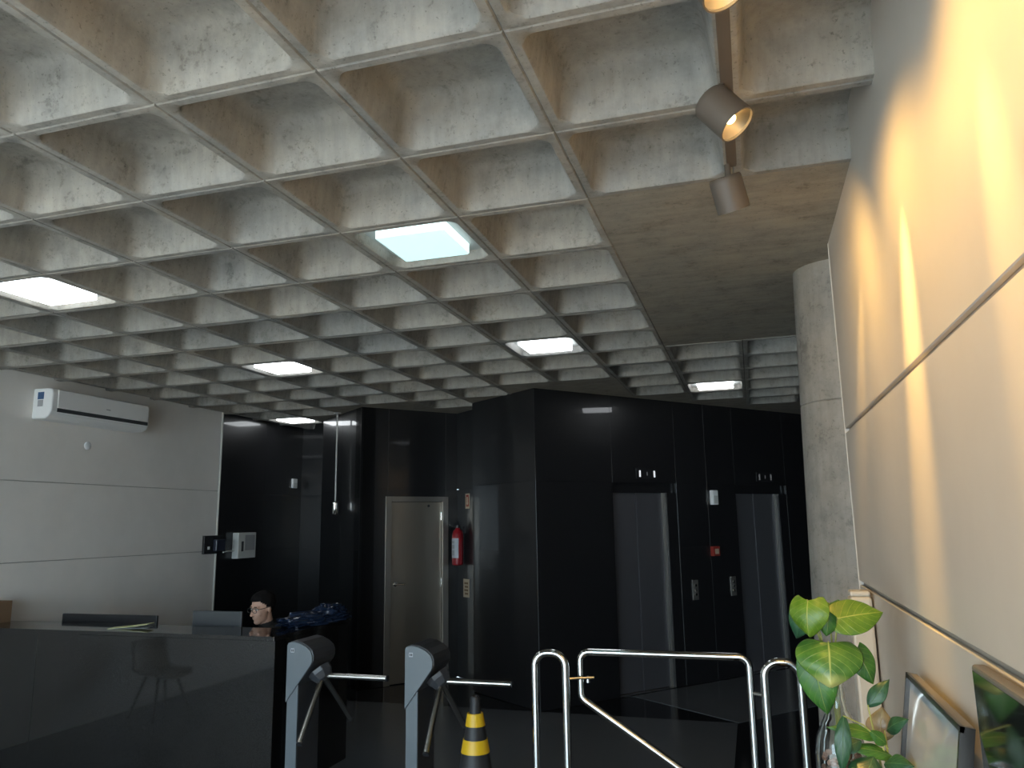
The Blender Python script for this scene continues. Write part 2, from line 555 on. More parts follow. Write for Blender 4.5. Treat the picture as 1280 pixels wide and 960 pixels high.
def rrect(h, r, z, k=6):
    pts = []
    for q in range(4):
        a0 = q * PI / 2
        cx = (h - r) * (1 if q in (0, 3) else -1)
        cy = (h - r) * (1 if q in (0, 1) else -1)
        for s in range(k + 1):
            a = a0 + s / k * PI / 2
            pts.append(Vector((cx + r * math.cos(a), cy + r * math.sin(a), z)))
    return pts
base = rrect(0.266, 0.055, 0.0)
def sq(h, z):
    out = []
    for p in base:
        s = h / max(abs(p.x), abs(p.y))
        out.append(Vector((p.x * s, p.y * s, z)))
    return out
cf = MB()
cf.loft([sq(0.30, 0.007), sq(0.2945, 0.0), rrect(0.268, 0.055, 0.0), rrect(0.262, 0.055, 0.006), rrect(0.243, 0.055, 0.150), rrect(0.236, 0.055, 0.176),
         rrect(0.222, 0.052, 0.194), rrect(0.203, 0.045, 0.203), rrect(0.178, 0.035, 0.206)], False, True)
first = None
for i, j in cells:
    if first is None:
        first = cf.build('coffer', 'concrete', ceiling, smooth=True)
        o = first
    else:
        o = first.copy()
        C.objects.link(o)
        o.parent = ceiling
    o.location = ((i + 0.5) * CELL, (j + 0.5) * CELL, CEIL)

# lit square ceiling fixtures
LL = {(-1, 2): ('square lit ceiling fixture with a hanging box diffuser, nearest the spotlight track', (0.72, 0.97, 1.0), 0.27),
      (-1, 6): ('square lit ceiling fixture over the middle of the hall, towards the lift corner', (0.90, 0.95, 1.0), 1.0),
      (1, 10): ('square lit ceiling fixture in front of the lift doors beside the column', (0.92, 0.96, 1.0), 1.0),
      (-5, 6): ('square lit ceiling fixture above the turnstiles, in the middle of the left half', (0.92, 0.97, 1.0), 1.0),
      (-5, 2): ('brightest square ceiling fixture, above the air conditioner near the left edge', (0.86, 0.94, 1.0), 1.25),
      (-8, 11): ('square lit ceiling fixture in the far left recess above the man', (0.92, 0.97, 1.0), 1.0)}
plate_mb = MB().loft([rrect(0.262, 0.055, 0.052), rrect(0.262, 0.055, 0.066)])
for (i, j), (lab, col, k) in LL.items():
    t = thing('ceiling_light', lab, 'ceiling light', ((i + 0.5) * CELL, (j + 0.5) * CELL, CEIL), 0, 'square ceiling fixtures')
    plate_mb.build('mounting_plate', 'off_white', t)
    MB().loft([rrect(0.180, 0.014, 0.004), rrect(0.180, 0.014, 0.052)]).build('diffuser_box', glow('diffuser box glow', col, PANEL_GLOW * k), t)
    MB().loft([rrect(0.176, 0.012, 0.0), rrect(0.179, 0.014, 0.004)]).build('diffuser', glow('diffuser glow', (col[0] * (0.85 if k < 0.5 else 1), col[1], col[2]), PANEL_GLOW * k * (0.62 if k < 0.5 else 1.0)), t)

# concrete column
col_mb = MB()
prof = [(0.220 + 0.022 * (CEIL - z), z) for z in (0, 0.6, 1.2, 1.8, 2.395, 2.40, 2.405, 3.0, CEIL + 0.02)]
prof[5] = (prof[5][0] - 0.006, prof[5][1])
col_mb.lathe(prof, 48)
column = struct(col_mb.build('column', 'column', smooth=True))
column.location = (1.712, 2.625, 0)

# ------------------------------------------------------------------ doors
d1 = struct(MB().box((DOOR[0] + 0.05, -0.075, 0.005), (DOOR[1] - 0.05, -0.030, DOOR[2] - 0.045), T_door).build('door_1', 'door_steel', bevel=0.002))
d1['label'] = 'brushed steel service door'
fr = MB()
fr.box((DOOR[0] - 0.03, -0.09, 0), (DOOR[0] + 0.045, 0.012, DOOR[2] + 0.02), T_door)
fr.box((DOOR[1] - 0.045, -0.09, 0), (DOOR[1] + 0.03, 0.012, DOOR[2] + 0.02), T_door)
fr.box((DOOR[0] + 0.045, -0.09, DOOR[2] - 0.04), (DOOR[1] - 0.045, 0.012, DOOR[2] + 0.02), T_door)
fr.build('door_frame', 'frame_steel', d1, bevel=0.003)
MB().box((DOOR[0] + 0.02, -0.14, 0), (DOOR[1] - 0.02, -0.10, DOOR[2] - 0.01), T_door).build('door_backing', 'black_plastic', d1)
lv = MB()
lv.lathe([(0.026, 0), (0.026, 0.008), (0.012, 0.012), (0.010, 0.05)], 20, T_door @ align((DOOR[0] + 0.115, -0.03, 1.11), (0, 1, 0)))
lv.tube([(DOOR[0] + 0.115, 0.018, 1.11), (DOOR[0] + 0.15, 0.022, 1.11), (DOOR[0] + 0.215, 0.020, 1.108)], [0.011, 0.009, 0.008], 10, T=T_door)
lv.build('door_handle', 'chrome', d1, smooth=True)
for z in (1.885, 1.105, 0.30):
    MB().tube([(DOOR[1] - 0.052, -0.018, z - 0.045), (DOOR[1] - 0.052, -0.018, z + 0.045)], 0.009, 10, T=T_door).build('hinge', 'chrome', d1, smooth=True)
MB().lathe([(0.016, 0), (0.016, 0.004)], 14, T_door @ align((DOOR[1] - 0.22, -0.030, 2.01), (0, 1, 0))).build('door_viewer', 'dark_stripe', d1)

for n, (a, b) in enumerate(LIFTS):
    dm = MB().box((a, -0.20, 0), (b, -0.10, 2.21), T_lift)
    d = struct(dm.build('door_%d' % (n + 2), 'black_plastic'))
    d['label'] = 'dark steel lift door'
    for q in range(2):
        MB().box((a + q * 0.385 + 0.002, -0.10, 0.01), (a + (q + 1) * 0.385 - 0.002, -0.072 + 0.008 * q, 2.10), T_lift).build('door_leaf', 'lift_steel', d, bevel=0.002)
    MB().box((a, -0.10, 2.10), (b, -0.045, 2.21), T_lift).build('transom', 'granite', d)
    MB().box((a + 0.77, -0.10, 0), (a + 0.80, -0.045, 2.10), T_lift).build('jamb_edge', 'frame_steel', d)
    MB().box((a + 0.80, -0.10, 0), (b, -0.002, 2.10), T_lift).build('jamb', 'granite', d)
    MB().box((a, -0.10, 0.0), (b, -0.0, 0.006), T_lift).build('sill', 'arm_steel', d)

def on_lift(name, label, cat, s, z, group=None):
    p = T_lift @ Vector((s, 0, z))
    return thing(name, label, cat, p, A50 + PI, group)   # local +y points into the room, +x runs left along the wall

for s, lab, m in ((1.51, 'lit twin digit floor indicator above the left lift', 'digit'), (3.50, 'dim twin digit floor indicator above the right lift', 'digit_dim')):
    t = on_lift('floor_indicator', lab, 'indicator', s, 2.31, 'lift floor indicators')
    MB().box((-0.16, 0, -0.055), (0.16, 0.012, 0.055)).build('housing', 'black_plastic', t, bevel=0.003)
    for x in (-0.108, 0.108):
        MB().box((x - 0.011, 0.012, -0.038), (x + 0.011, 0.015, 0.034)).build('digit', m, t)
    MB().box((-0.006, 0.012, -0.02), (0.006, 0.014, 0.02)).build('arrow', 'digit_dim', t)
for s, z, lab in ((2.17, 1.01, 'steel lift call plate right of the left lift'), (2.80, 1.02, 'steel lift call plate beside the right lift')):
    t = on_lift('call_plate', lab, 'call button', s, z, 'lift call plates')
    MB().box((-0.045, 0, -0.11), (0.045, 0.012, 0.11)).build('plate', 'frame_steel', t, bevel=0.003)
    for dz in (-0.05, 0.0, 0.05):
        MB().lathe([(0.016, 0), (0.016, 0.008), (0.012, 0.010)], 14, align((0, 0.012, dz), (0, 1, 0))).build('button', 'arm_steel', t, smooth=True)
t = on_lift('emergency_light', 'small white emergency light between the two lifts', 'emergency light', 2.54, 2.05)
MB().box((-0.045, 0, -0.085), (0.045, 0.055, 0.085)).build('casing', 'white', t, bevel=0.008)
MB().box((-0.036, 0.055, -0.07), (0.036, 0.06, 0.02)).build('lens', 'off_white', t, bevel=0.002)
t = on_lift('fire_call_point', 'red fire alarm call point between the two lifts', 'alarm', 2.51, 1.43)
MB().box((-0.055, 0, -0.055), (0.055, 0.05, 0.055)).build('casing', 'red_dim', t, bevel=0.006)
MB().box((-0.03, 0.05, -0.03), (0.03, 0.053, 0.028)).build('press_plate', 'cream', t)

# ------------------------------------------------------------------ fire extinguisher with its signs on the recess wall
def on_recess(name, label, cat, c2, z, group=None):
    p = cp(0.2, c2, z)
    return thing(name, label, cat, p, A50 + PI / 2, group)   # local +y points into the room (-E1)
t = on_recess('fire_extinguisher', 'red fire extinguisher hung on the black wall right of the steel door', 'extinguisher', 1.845, 1.30)
MB().lathe([(0.05, 0.0), (0.066, 0.012), (0.068, 0.03), (0.068, 0.36), (0.055, 0.405), (0.028, 0.43), (0.022, 0.45)], 24, Matrix.Translation((0, 0.085, 0))).build('cylinder', 'red', t, smooth=True)
lab = MB()
lab.loft([[(0.0695 * math.cos(R(20 + 7 * k)), 0.085 + 0.0695 * math.sin(R(20 + 7 * k)), z) for k in range(21)] for z in (0.09, 0.32)], False, False)
lab.f = [f for f in lab.f if not (20 in [q % 21 for q in f] and 0 in [q % 21 for q in f])]
lab.build('paper_label', 'label', t)
for z0, z1 in ((0.26, 0.29), (0.20, 0.245), (0.12, 0.18)):
    pr_ = MB()
    pr_.loft([[(0.0705 * math.cos(R(60 + 7 * k)), 0.085 + 0.0705 * math.sin(R(60 + 7 * k)), z) for k in range(9)] for z in (z0, z1)], False, False)
    pr_.f = [f for f in pr_.f if not (8 in [q % 9 for q in f] and 0 in [q % 9 for q in f])]
    pr_.build('label_print', 'print_grey', t)
hd = MB().lathe([(0.024, 0.44), (0.024, 0.475), (0.012, 0.48)], 14, Matrix.Translation((0, 0.085, 0)))
hd.box((-0.012, 0.085, 0.475), (0.012, 0.19, 0.49)).box((-0.010, 0.09, 0.505), (0.010, 0.20, 0.517)).box((-0.01, 0.075, 0.475), (0.01, 0.095, 0.517))
hd.build('valve_handle', 'black_plastic', t)
MB().tube([(0.02, 0.085, 0.46), (0.075, 0.09, 0.45), (0.09, 0.09, 0.38), (0.082, 0.09, 0.2), (0.08, 0.09, 0.06)], 0.010, 8).build('hose', 'black_plastic', t, smooth=True)
MB().box((-0.02, 0, 0.38), (0.02, 0.03, 0.46)).build('bracket', 'black_plastic', t)
t = on_recess('safety_sign', 'narrow cream sign with red arrow above the fire extinguisher', 'sign', 1.745, 2.06, 'extinguisher signs')
MB().box((-0.05, 0, -0.09), (0.05, 0.004, 0.09)).build('plate', 'cream', t)
MB().box((-0.032, 0.004, -0.065), (0.032, 0.0055, 0.075)).build('red_print', 'red_dim', t)
MB().prism([(-0.014, 0.05), (0.014, 0.05), (0.014, -0.02), (0.026, -0.02), (0, -0.055), (-0.026, -0.02), (-0.014, -0.02)], 0.0055, 0.0065, 'y').build('arrow', 'cream', t)
t = on_recess('safety_sign', 'small cream sign with dark bars below the fire extinguisher', 'sign', 1.785, 1.035, 'extinguisher signs')
MB().box((-0.07, 0, -0.105), (0.07, 0.004, 0.105)).build('plate', 'cream', t)
for k in range(4):
    MB().box((-0.045, 0.004, -0.075 + k * 0.04), (0.03 + 0.012 * (k % 2), 0.0055, -0.052 + k * 0.04)).build('print_bar', 'wood_card', t)

# ------------------------------------------------------------------ left wall fittings
t = thing('air_conditioner', 'white split air conditioner with a dark stripe, high on the grey wall', 'air conditioner', (-4.92, 3.95, 2.77), R(-90))
# local +y = into the room (+x world), local +x = -y world
body = []
prof_ac = [(0.0, 0.0), (0.15, 0.0), (0.20, 0.025), (0.222, 0.07), (0.222, 0.24), (0.205, 0.268), (0.17, 0.275), (0.0, 0.275)]
Tac = Matrix(((0, -1, 0, 0), (1, 0, 0, 0), (0, 0, 1, 0), (0, 0, 0, 1)))
W = 0.585
MB().loft([[(x, p[0], p[1]) for p in prof_ac] for x in (-W, W)]).build('casing', 'white', t, bevel=0.012)
MB().box((-W + 0.02, 0.205, 0.10), (W - 0.06, 0.227, 0.262)).build('front_panel', 'white', t, bevel=0.006)
MB().box((-W + 0.02, 0.20, 0.062), (W - 0.06, 0.226, 0.096)).build('stripe', 'dark_stripe', t, bevel=0.003)
lv = MB().box((-W + 0.05, -0.03, -0.004), (W - 0.08, 0.03, 0.004), Trot((0, 0.185, 0.030), rx=R(38)))
lv.build('air_flap', 'off_white', t, bevel=0.002)
MB().box((W, 0.055, 0.175), (W + 0.002, 0.125, 0.24)).build('sticker', 'blue', t)
MB().box((W, 0.06, 0.11), (W + 0.002, 0.12, 0.168)).build('sticker', 'print_grey', t)
MB().box((-0.07, 0.227, 0.15), (-0.02, 0.229, 0.158)).build('badge', 'print_grey', t)
tag(MB().lathe([(0.038, 0), (0.038, 0.008), (0.030, 0.014)], 24, align((-4.92, 4.0, 2.59), (1, 0, 0))).build('cover_cap', 'white', smooth=True), 'round white blanking cap on grey wall below the air conditioner', 'wall cap')
t = thing('access_reader', 'black box with white button at the end of the grey wall', 'reader', (-4.92, 5.88, 1.595), R(-90))
MB().box((-0.165, 0, -0.105), (0.155, 0.03, 0.105)).build('back_plate', 'black_plastic', t, bevel=0.004)
MB().box((-0.16, 0.03, -0.075), (0.005, 0.085, 0.06)).build('housing', plain('dark blue plastic', (0.03, 0.035, 0.055), 0.3), t, bevel=0.012)
MB().box((0.06, 0.03, -0.055), (0.10, 0.036, -0.02)).build('button', 'white', t, bevel=0.003)
t = thing('alarm_panel', 'pale grey alarm control box with printed front on black wall', 'control box', (-4.92, 6.46, 1.57), R(-90))
MB().box((-0.16, 0, -0.155), (0.19, 0.09, 0.155)).build('casing', 'off_white', t, bevel=0.006)
MB().box((-0.13, 0.09, -0.06), (0.06, 0.093, 0.125)).build('display_field', 'print_grey', t)
MB().box((0.09, 0.09, -0.07), (0.13, 0.093, 0.05)).build('print_field', 'dark_stripe', t)
MB().lathe([(0.035, 0), (0.035, 0.004)], 18, align((0.09, 0.09, -0.11), (0, 1, 0))).build('key_lock', 'off_white', t)
MB().tube([(0.19, 0.03, -0.06), (0.34, 0.03, -0.065), (0.42, 0.05, -0.07)], 0.008, 8).build('conduit', 'off_white', t, smooth=True)
t = thing('emergency_light', 'tiny white emergency light deep in the black left recess', 'emergency light', (-4.92, 7.55, 2.38), R(-90))
MB().box((-0.055, 0, -0.065), (0.055, 0.03, 0.065)).build('casing', 'white', t, bevel=0.006)
MB().box((-0.045, 0.03, -0.05), (0.045, 0.033, 0.01)).build('lens', 'off_white', t)
# pendant rod with chrome cylinder in front of the black pier
pb = cp(-1.072 - 0.09, 2.005 + 0.57)
t = thing('pendant_spot', 'thin pale rod hanging from ceiling with a small chrome cylinder', 'pendant', (pb.x, pb.y, 1.93), 0)
MB().tube([(0, 0, 0.13), (0.0, 0, CEIL - 1.93)], 0.010, 10).build('rod', 'trim', t, smooth=True)
MB().lathe([(0.034, 0), (0.036, 0.004), (0.036, 0.13), (0.03, 0.135)], 20).build('cylinder', 'chrome', t, smooth=True)
br_ = MB().box((0.045, -0.012, 0.0), (0.053, 0.012, 0.15)).box((0, -0.012, 0.14), (0.053, 0.012, 0.15))
br_.build('bracket', 'black_plastic', t)
MB().lathe([(0.04, 0), (0.045, 0.012)], 18, Matrix.Translation((0, 0, CEIL - 1.93 - 0.012))).build('canopy', 'trim', t, smooth=True)

# ------------------------------------------------------------------ spotlight track
t = thing('light_track', 'taupe spotlight track running along the coffered ceiling', 'light track', (1.195, -0.6, 3.06), 0)
MB().box((-0.018, -1.5, 0), (0.018, 1.47, 0.034)).build('rail', 'lamp_body', t, bevel=0.002)
MB().box((-0.016, 1.47, 0.002), (0.016, 1.485, 0.032)).build('end_cap', 'lamp_body', t)
for y in (-0.9, 0.02, 0.9):
    MB().tube([(0, y, 0.034), (0, y, CEIL - 3.06 + 0.003)], 0.008, 8).build('ceiling_clip', 'lamp_body', t)
def spot(label, y, cz, d, lit):
    d = Vector(d).normalized()
    t = thing('track_spotlight', label, 'spotlight', (1.18, y, cz), 0, 'spotlights on the track')
    L, r = 0.125, 0.058
    T = align(-d * L * 0.5, d)
    MB().lathe([(r * 0.90, 0.0), (r * 0.98, 0.006), (r, 0.02), (r, L), (r * 0.93, L), (r * 0.93, L - 0.012)], 32, T, cap=False).build('housing', 'lamp_body', t, smooth=True)
    MB().lathe([(0.004, 0.001), (r * 0.90, 0.0011)], 32, T).build('rear_cap', 'lamp_body', t)
    MB().tube([(0, 0, 3.06 - cz), (0, 0, 0.01)], 0.011, 10).build('stem', 'lamp_body', t, smooth=True)
    MB().lathe([(r * 0.93, L - 0.008), (r * 0.7, L - 0.022), (r * 0.42, L - 0.038), (0.012, L - 0.044)], 32, T, cap=False).build('reflector', 'lamp_reflector' if lit else 'lamp_off', t, smooth=True)
    if lit:
        MB().ell((0, 0, L - 0.030), (0.016, 0.016, 0.012), 14, 8, T).build('bulb', 'lamp_glow', t, smooth=True)
    return t, d
def beam(y, cz, d, watts, size, blend, squash=1.0, rad=0.006):
    l = bpy.data.lights.new('spot_beam', 'SPOT')
    l.energy = watts
    l.color = (1.0, 0.57, 0.15)
    l.spot_size = R(size)
    l.spot_blend = blend
    l.shadow_soft_size = rad
    o = bpy.data.objects.new('spot_beam', l)
    d = Vector(d).normalized()
    o.location = Vector((1.18, y, cz)) + d * 0.070
    # lamp reflector throws an oval beam: narrow along the track, long down the wall
    z = -d
    xx = Vector((0, 1, 0))
    xx = (xx - z * xx.dot(z)).normalized()
    yy = z.cross(xx)
    m = Matrix(((xx.x, yy.x, z.x), (xx.y, yy.y, z.y), (xx.z, yy.z, z.z)))
    o.rotation_euler = m.to_euler()
    o.scale = (squash, 1, 1)
    C.objects.link(o)
for lab, y, cz, d, bd, pw, sq_ in (
        ('lit track spotlight cut off by the top edge of the picture', -0.31, 2.97, (0.42, -0.10, -0.90), (0.42, -0.10, -0.80), 0.6, 0.34),
        ('lit track spotlight with glowing lamp facing the camera', 0.31, 2.97, (0.56, -0.12, -0.76), (0.45, 0.16, -0.80), 1.6, 0.34),
        ('track spotlight at the end of the track, lamp turned away', 0.86, 2.95, (0.20, 0.42, -0.88), (0.42, 0.70, -0.75), 0.5, 0.26),
        ('unseen track spotlight added for warm bounce, beyond the top of the picture', -0.95, 2.97, (0.45, -0.10, -0.88), (0.45, -0.10, -0.80), 1.0, 0.5),  # this lamp and the next are added, unseen, for warm bounce off the wall
        ('unseen track spotlight added for warm bounce, furthest back on the track', -1.65, 2.97, (0.45, -0.10, -0.88), (0.45, -0.10, -0.80), 1.0, 0.5)):
    spot(lab, y, cz, d, True)
    beam(y, cz, bd, SPOT_BEAM * pw, 62, 1.0, sq_)
    beam(y, cz, bd, SPOT_SPILL, 150, 0.9)

# ------------------------------------------------------------------ reception desk
DX0, DX1, DY, DZ = -4.90, -1.975, 2.84, 1.055
t = thing('reception_desk', 'long black polished reception desk along the left', 'desk', (0, 0, 0), 0)
for a, b in zip((DX0, -4.05), (-4.05, DX1)):
    MB().box((a + 0.0015, DY + 0.015, 0.0), (b - 0.0015, DY + 0.04, DZ - 0.03)).build('front_panel', 'granite_desk', t, bevel=0.001, seg=1)
MB().box((DX1 - 0.04, DY + 0.04, 0.0), (DX1 - 0.012, 3.88, DZ - 0.03)).build('side_panel', 'granite_desk', t, bevel=0.001, seg=1)
MB().prism([(DX0, DY), (DX1, DY), (DX1, 3.90), (DX1 - 0.26, 3.90), (DX1 - 0.26, DY + 0.40), (DX0, DY + 0.40)], DZ - 0.03, DZ, 'z').build('counter_top', 'granite_desk', t, bevel=0.003)
MB().box((DX0, DY + 0.045, 0.70), (DX1 - 0.045, DY + 0.66, 0.73)).build('work_surface', 'granite_desk', t)
MB().box((DX0, DY + 0.37, 0.73), (DX1 - 0.28, DY + 0.395, DZ - 0.03)).build('upstand', 'granite_desk', t)

def monitor(label, x0, x1, ztop, y, h, mat):
    cx = (x0 + x1) / 2
    t = thing('monitor', label, 'monitor', (cx, y, 0.73), 0, 'monitors behind the desk')
    w = (x1 - x0) / 2
    MB().box((-w, 0, ztop - 0.73 - h), (w, 0.022, ztop - 0.73)).build('back_shell', mat, t, bevel=0.005)
    MB().box((-w + 0.012, 0.0222, ztop - 0.73 - h + 0.02), (w - 0.012, 0.0235, ztop - 0.73 - 0.012)).build('screen', 'tv', t)
    MB().box((-0.03, -0.03, 0.01), (0.03, 0.0, ztop - 0.73 - h * 0.5)).build('neck', mat, t)
    MB().box((-0.11, -0.07, 0), (0.11, 0.09, 0.012)).build('foot', mat, t, bevel=0.003)
    return t
monitor('long black monitor back rising just above the counter', -4.38, -3.42, 1.105, 3.37, 0.36, 'black_plastic')
monitor('dark grey monitor back in front of the seated man', -3.03, -2.585, 1.158, 3.31, 0.30, 'dark_stripe')
tp = thing('cardboard_box', 'brown cardboard box with pale label at left end of counter', 'box', (-4.80, 3.06, DZ), R(4))
MB().box((-0.10, -0.11, 0), (0.10, 0.11, 0.17)).build('carton', 'wood_card', tp, bevel=0.003)
MB().box((0.025, -0.1115, 0.04), (0.085, -0.1105, 0.12)).build('label', 'label', tp)
MB().box((-0.03, -0.1112, 0.0), (-0.01, -0.1108, 0.17)).build('tape', 'cream', tp)
tg = thing('notepad', 'yellowish open notepad lying on the counter', 'notepad', (-3.38, 3.04, DZ), R(18))
MB().add([(-0.14, -0.05, 0.002), (0.0, -0.055, 0.012), (0.16, -0.05, 0.030), (0.16, 0.06, 0.030), (0.0, 0.06, 0.012), (-0.14, 0.06, 0.002)], [(0, 1, 4, 5), (1, 2, 3, 4)]).build('page', 'paper', tg, solid=0.003)
MB().box((-0.14, -0.05, 0.0), (0.15, 0.06, 0.002)).build('cover', 'print_grey', tg)

# crumpled navy plastic parcel on the desk end
def lump(name, mat, r, seed, amp, parent=None, nu=56, nv=30, freq=9.0, flat_=0.0):
    m = MB().ell((0, 0, 0), (1, 1, 1), nu, nv)
    out = []
    for v in m.v:
        n = v.normalized()
        f = 1 + amp * noise.fractal(Vector((n.x * 2.0 + seed, n.y * freq * 0.4, n.z * 2.5)), 1.0, 2.0, 4)
        f += amp * 0.5 * abs(noise.noise(Vector((n.x * 3, n.y * freq, n.z * 5 + seed))))
        p = Vector((n.x * r[0] * f, n.y * r[1] * f, n.z * r[2] * f))
        p.z = max(p.z, -flat_)
        out.append(p)
    m.v = out
    return m.build(name, mat, parent, smooth=True)
tb = thing('plastic_parcel', 'crumpled navy plastic wrapped parcel on the desk beside the man', 'parcel', (-2.07, 3.50, DZ + 0.035), R(70))
lump('wrapped_bundle', 'navy', (0.30, 0.125, 0.055), 3.1, 0.35, tb, flat_=0.035)
lump('loose_film', 'navy', (0.16, 0.10, 0.07), 8.7, 0.45, tb, flat_=0.03).location = (0.13, 0.0, 0.018)

# ------------------------------------------------------------------ turnstiles
def head_profile(z0=0.0):
    # x to the passage side, z up; flat left edge, rounded right nose, slanted underside
    return [(0.0, 0.64), (0.0, 1.005), (0.015, 1.022), (0.05, 1.030), (0.10, 1.022), (0.15, 1.000), (0.185, 0.972), (0.198, 0.94), (0.198, 0.905), (0.188, 0.882), (0.085, 0.745)]
def turnstile(label, x, y):
    t = thing('turnstile', label, 'turnstile', (x, y, 0), 0, 'tripod turnstiles')
    MB().box((0.004, 0.012, 0.0), (0.085, 0.03, 0.76)).build('post_front', 'ts_light', t, bevel=0.003)
    MB().box((0.008, 0.03, 0.0), (0.083, 0.29, 0.76)).build('post', 'ts_dark', t, bevel=0.003)
    MB().box((-0.05, -0.03, 0.0), (0.14, 0.33, 0.012)).build('base_plate', 'ts_dark', t, bevel=0.003)
    hp = head_profile()
    MB().prism(hp, 0.012, 0.30, 'y').build('head', 'ts_dark', t, bevel=0.008)
    MB().prism([(px + 0.0 if px < 0.01 else px - 0.006, pz - 0.006) for px, pz in hp], 0.0, 0.013, 'y').build('front_plate', 'ts_light', t, bevel=0.003)
    MB().box((0.030, -0.0015, 0.955), (0.056, 0.001, 0.981)).build('logo_plate', 'label', t)
    MB().box((0.034, -0.0025, 0.960), (0.042, -0.0012, 0.976)).build('logo_mark', 'ts_dark', t)
    MB().box((0.045, -0.0025, 0.960), (0.053, -0.0012, 0.976)).build('logo_mark', 'ts_dark', t)
    # tripod hub on the slanted underside
    a = Vector((0.62, 0, -0.78)).normalized()
    hub = Vector((0.155, 0.155, 0.825))
    MB().lathe([(0.085, 0.0), (0.082, 0.03), (0.06, 0.075), (0.03, 0.085)], 8, align(hub, a)).build('hub', 'ts_dark', t, bevel=0.004)
    x0 = Vector((1, 0, 0.0))
    c = hub + a * 0.05
    for k in range(3):
        dvec = (Matrix.Rotation(R(120 * k), 4, a) @ x0).normalized()
        MB().tube([c + dvec * 0.03, c + dvec * 0.485], 0.019, 14).build('arm', 'arm_steel', t, smooth=True)
        MB().tube([c + dvec * 0.480, c + dvec * 0.49], 0.0205, 14).build('arm_cap', 'cone_black', t, smooth=True)
    return t
turnstile('grey tripod turnstile next to the black reception desk', -1.885, 2.86)
turnstile('grey tripod turnstile next to the striped cone', -1.015, 2.86)

# ------------------------------------------------------------------ chrome rails and gate
def rail_loop(label, x0, x1, y, z):
    t = thing('guard_rail', label, 'guard rail', (0, y, 0), 0, 'chrome guard rails')
    path = fillet([(x0, 0, 0.0), (x0, 0, z), (x1, 0, z), (x1, 0, 0.0)], (x1 - x0) / 2 * 0.85, 8)
    MB().tube(path, 0.0235, 16).build('tube', 'chrome', t, smooth=True)
    for x in (x0, x1):
        MB().lathe([(0.05, 0), (0.05, 0.006), (0.028, 0.012)], 20, Matrix.Translation((x, 0, 0))).build('base_flange', 'chrome', t, smooth=True)
    return t
rail_loop('chrome looped guard rail left of the swing gate', -0.145, 0.045, 2.85, 1.012)
rail_loop('chrome looped guard rail right of the swing gate beside the plants', 1.185, 1.375, 2.85, 1.005)
t = thing('swing_gate', 'chrome tube swing gate with diagonal lower bar', 'gate', (0, 2.93, 0), 0)
gp = fillet([(0.6, 0, 1.012), (1.105, 0, 1.012), (1.105, 0, 0.12), (0.120, 0, 0.745), (0.120, 0, 1.012), (0.6001, 0, 1.012)], 0.055, 7)
MB().tube(gp, 0.0215, 16).build('tube_frame', 'chrome', t, smooth=True)
for z in (0.82, 0.30):
    MB().tube([(1.105, 0, z), (1.175, -0.06, z)], 0.011, 10).build('hinge', 'chrome', t, smooth=True)
MB().tube([(0.20, 0, 0.865), (0.055, -0.07, 0.865)], 0.008, 8).build('latch_bar', 'chrome', t, smooth=True)
MB().lathe([(0.012, 0), (0.012, 0.04)], 12, Matrix.Translation((0.165, 0.0, 0.835))).build('latch_knob', 'chrome', t, smooth=True)

# ------------------------------------------------------------------ striped cone
t = thing('traffic_cone', 'black and yellow striped traffic cone in front of the turnstile', 'cone', (-0.515, 2.80, 0), 0)
def rc(z):
    return 0.155 + (0.040 - 0.155) * (z - 0.03) / 0.65
MB().loft([rrect(0.20, 0.05, 0.0), rrect(0.20, 0.05, 0.02), rrect(0.17, 0.06, 0.035)]).build('base', 'cone_black', t)
bands = [(0.03, 0.12, 'cone_black', 'body_band'), (0.12, 0.215, 'cone_yellow', 'yellow_band'), (0.215, 0.434, 'cone_black', 'body_band'), (0.434, 0.509, 'cone_yellow', 'yellow_band'), (0.509, 0.584, 'cone_black', 'body_band'), (0.584, 0.655, 'cone_yellow', 'yellow_band')]
for z0, z1, m, nm in bands:
    e = 0.004 if m == 'cone_yellow' else 0.0
    MB().lathe([(rc(z0) + e, z0), (rc(z1) + e, z1)], 32).build(nm, m, t, smooth=True)
MB().lathe([(0.036, 0.655), (0.030, 0.70), (0.031, 0.735), (0.024, 0.75), (0.017, 0.753), (0.012, 0.742)], 24).build('tip', 'cone_black', t, smooth=True)

# ------------------------------------------------------------------ right wall objects
t = thing('television', 'black glossy wall screen at the right edge of the picture', 'television', (1.636, -0.49, 1.118), R(90))
# local +y -> -x world (into the room), local +x -> +y world
MB().box((-0.56, 0.0, -0.33), (0.56, 0.028, 0.36)).build('casing', 'tv_edge', t, bevel=0.006)
MB().box((-0.548, 0.028, -0.315), (0.548, 0.0295, 0.348)).build('screen', 'tv', t)
t = thing('framed_picture', 'pale glazed picture in a black frame leaning on the right wall', 'picture', (1.535, 0.465, 0.80), R(90))
Tl = Matrix.Rotation(R(9), 4, 'X')
fw, fh = 0.322, 0.535
f = MB()
f.box((-fw, 0, 0), (-fw + 0.013, 0.03, fh), Tl).box((fw - 0.013, 0, 0), (fw, 0.03, fh), Tl).box((-fw, 0, 0), (fw, 0.03, 0.013), Tl).box((-fw, 0.021, fh - 0.013), (fw, 0.03, fh), Tl)
f.build('frame', 'frame_black', t)
MB().box((-fw + 0.013, 0, fh - 0.013), (fw - 0.013, 0.021, fh), Tl).build('frame_top', 'frame_top', t)
MB().box((-fw + 0.013, 0.004, 0.013), (fw - 0.013, 0.018, fh - 0.013), Tl).build('glazed_print', 'art', t)
t = thing('totem', 'slim cream acrylic totem against the right wall behind the leaves', 'totem', (1.588, 1.76, 0), R(0))
MB().box((-0.042, -0.05, 0.03), (0.044, 0.05, 1.465)).build('body', 'post', t, bevel=0.012)
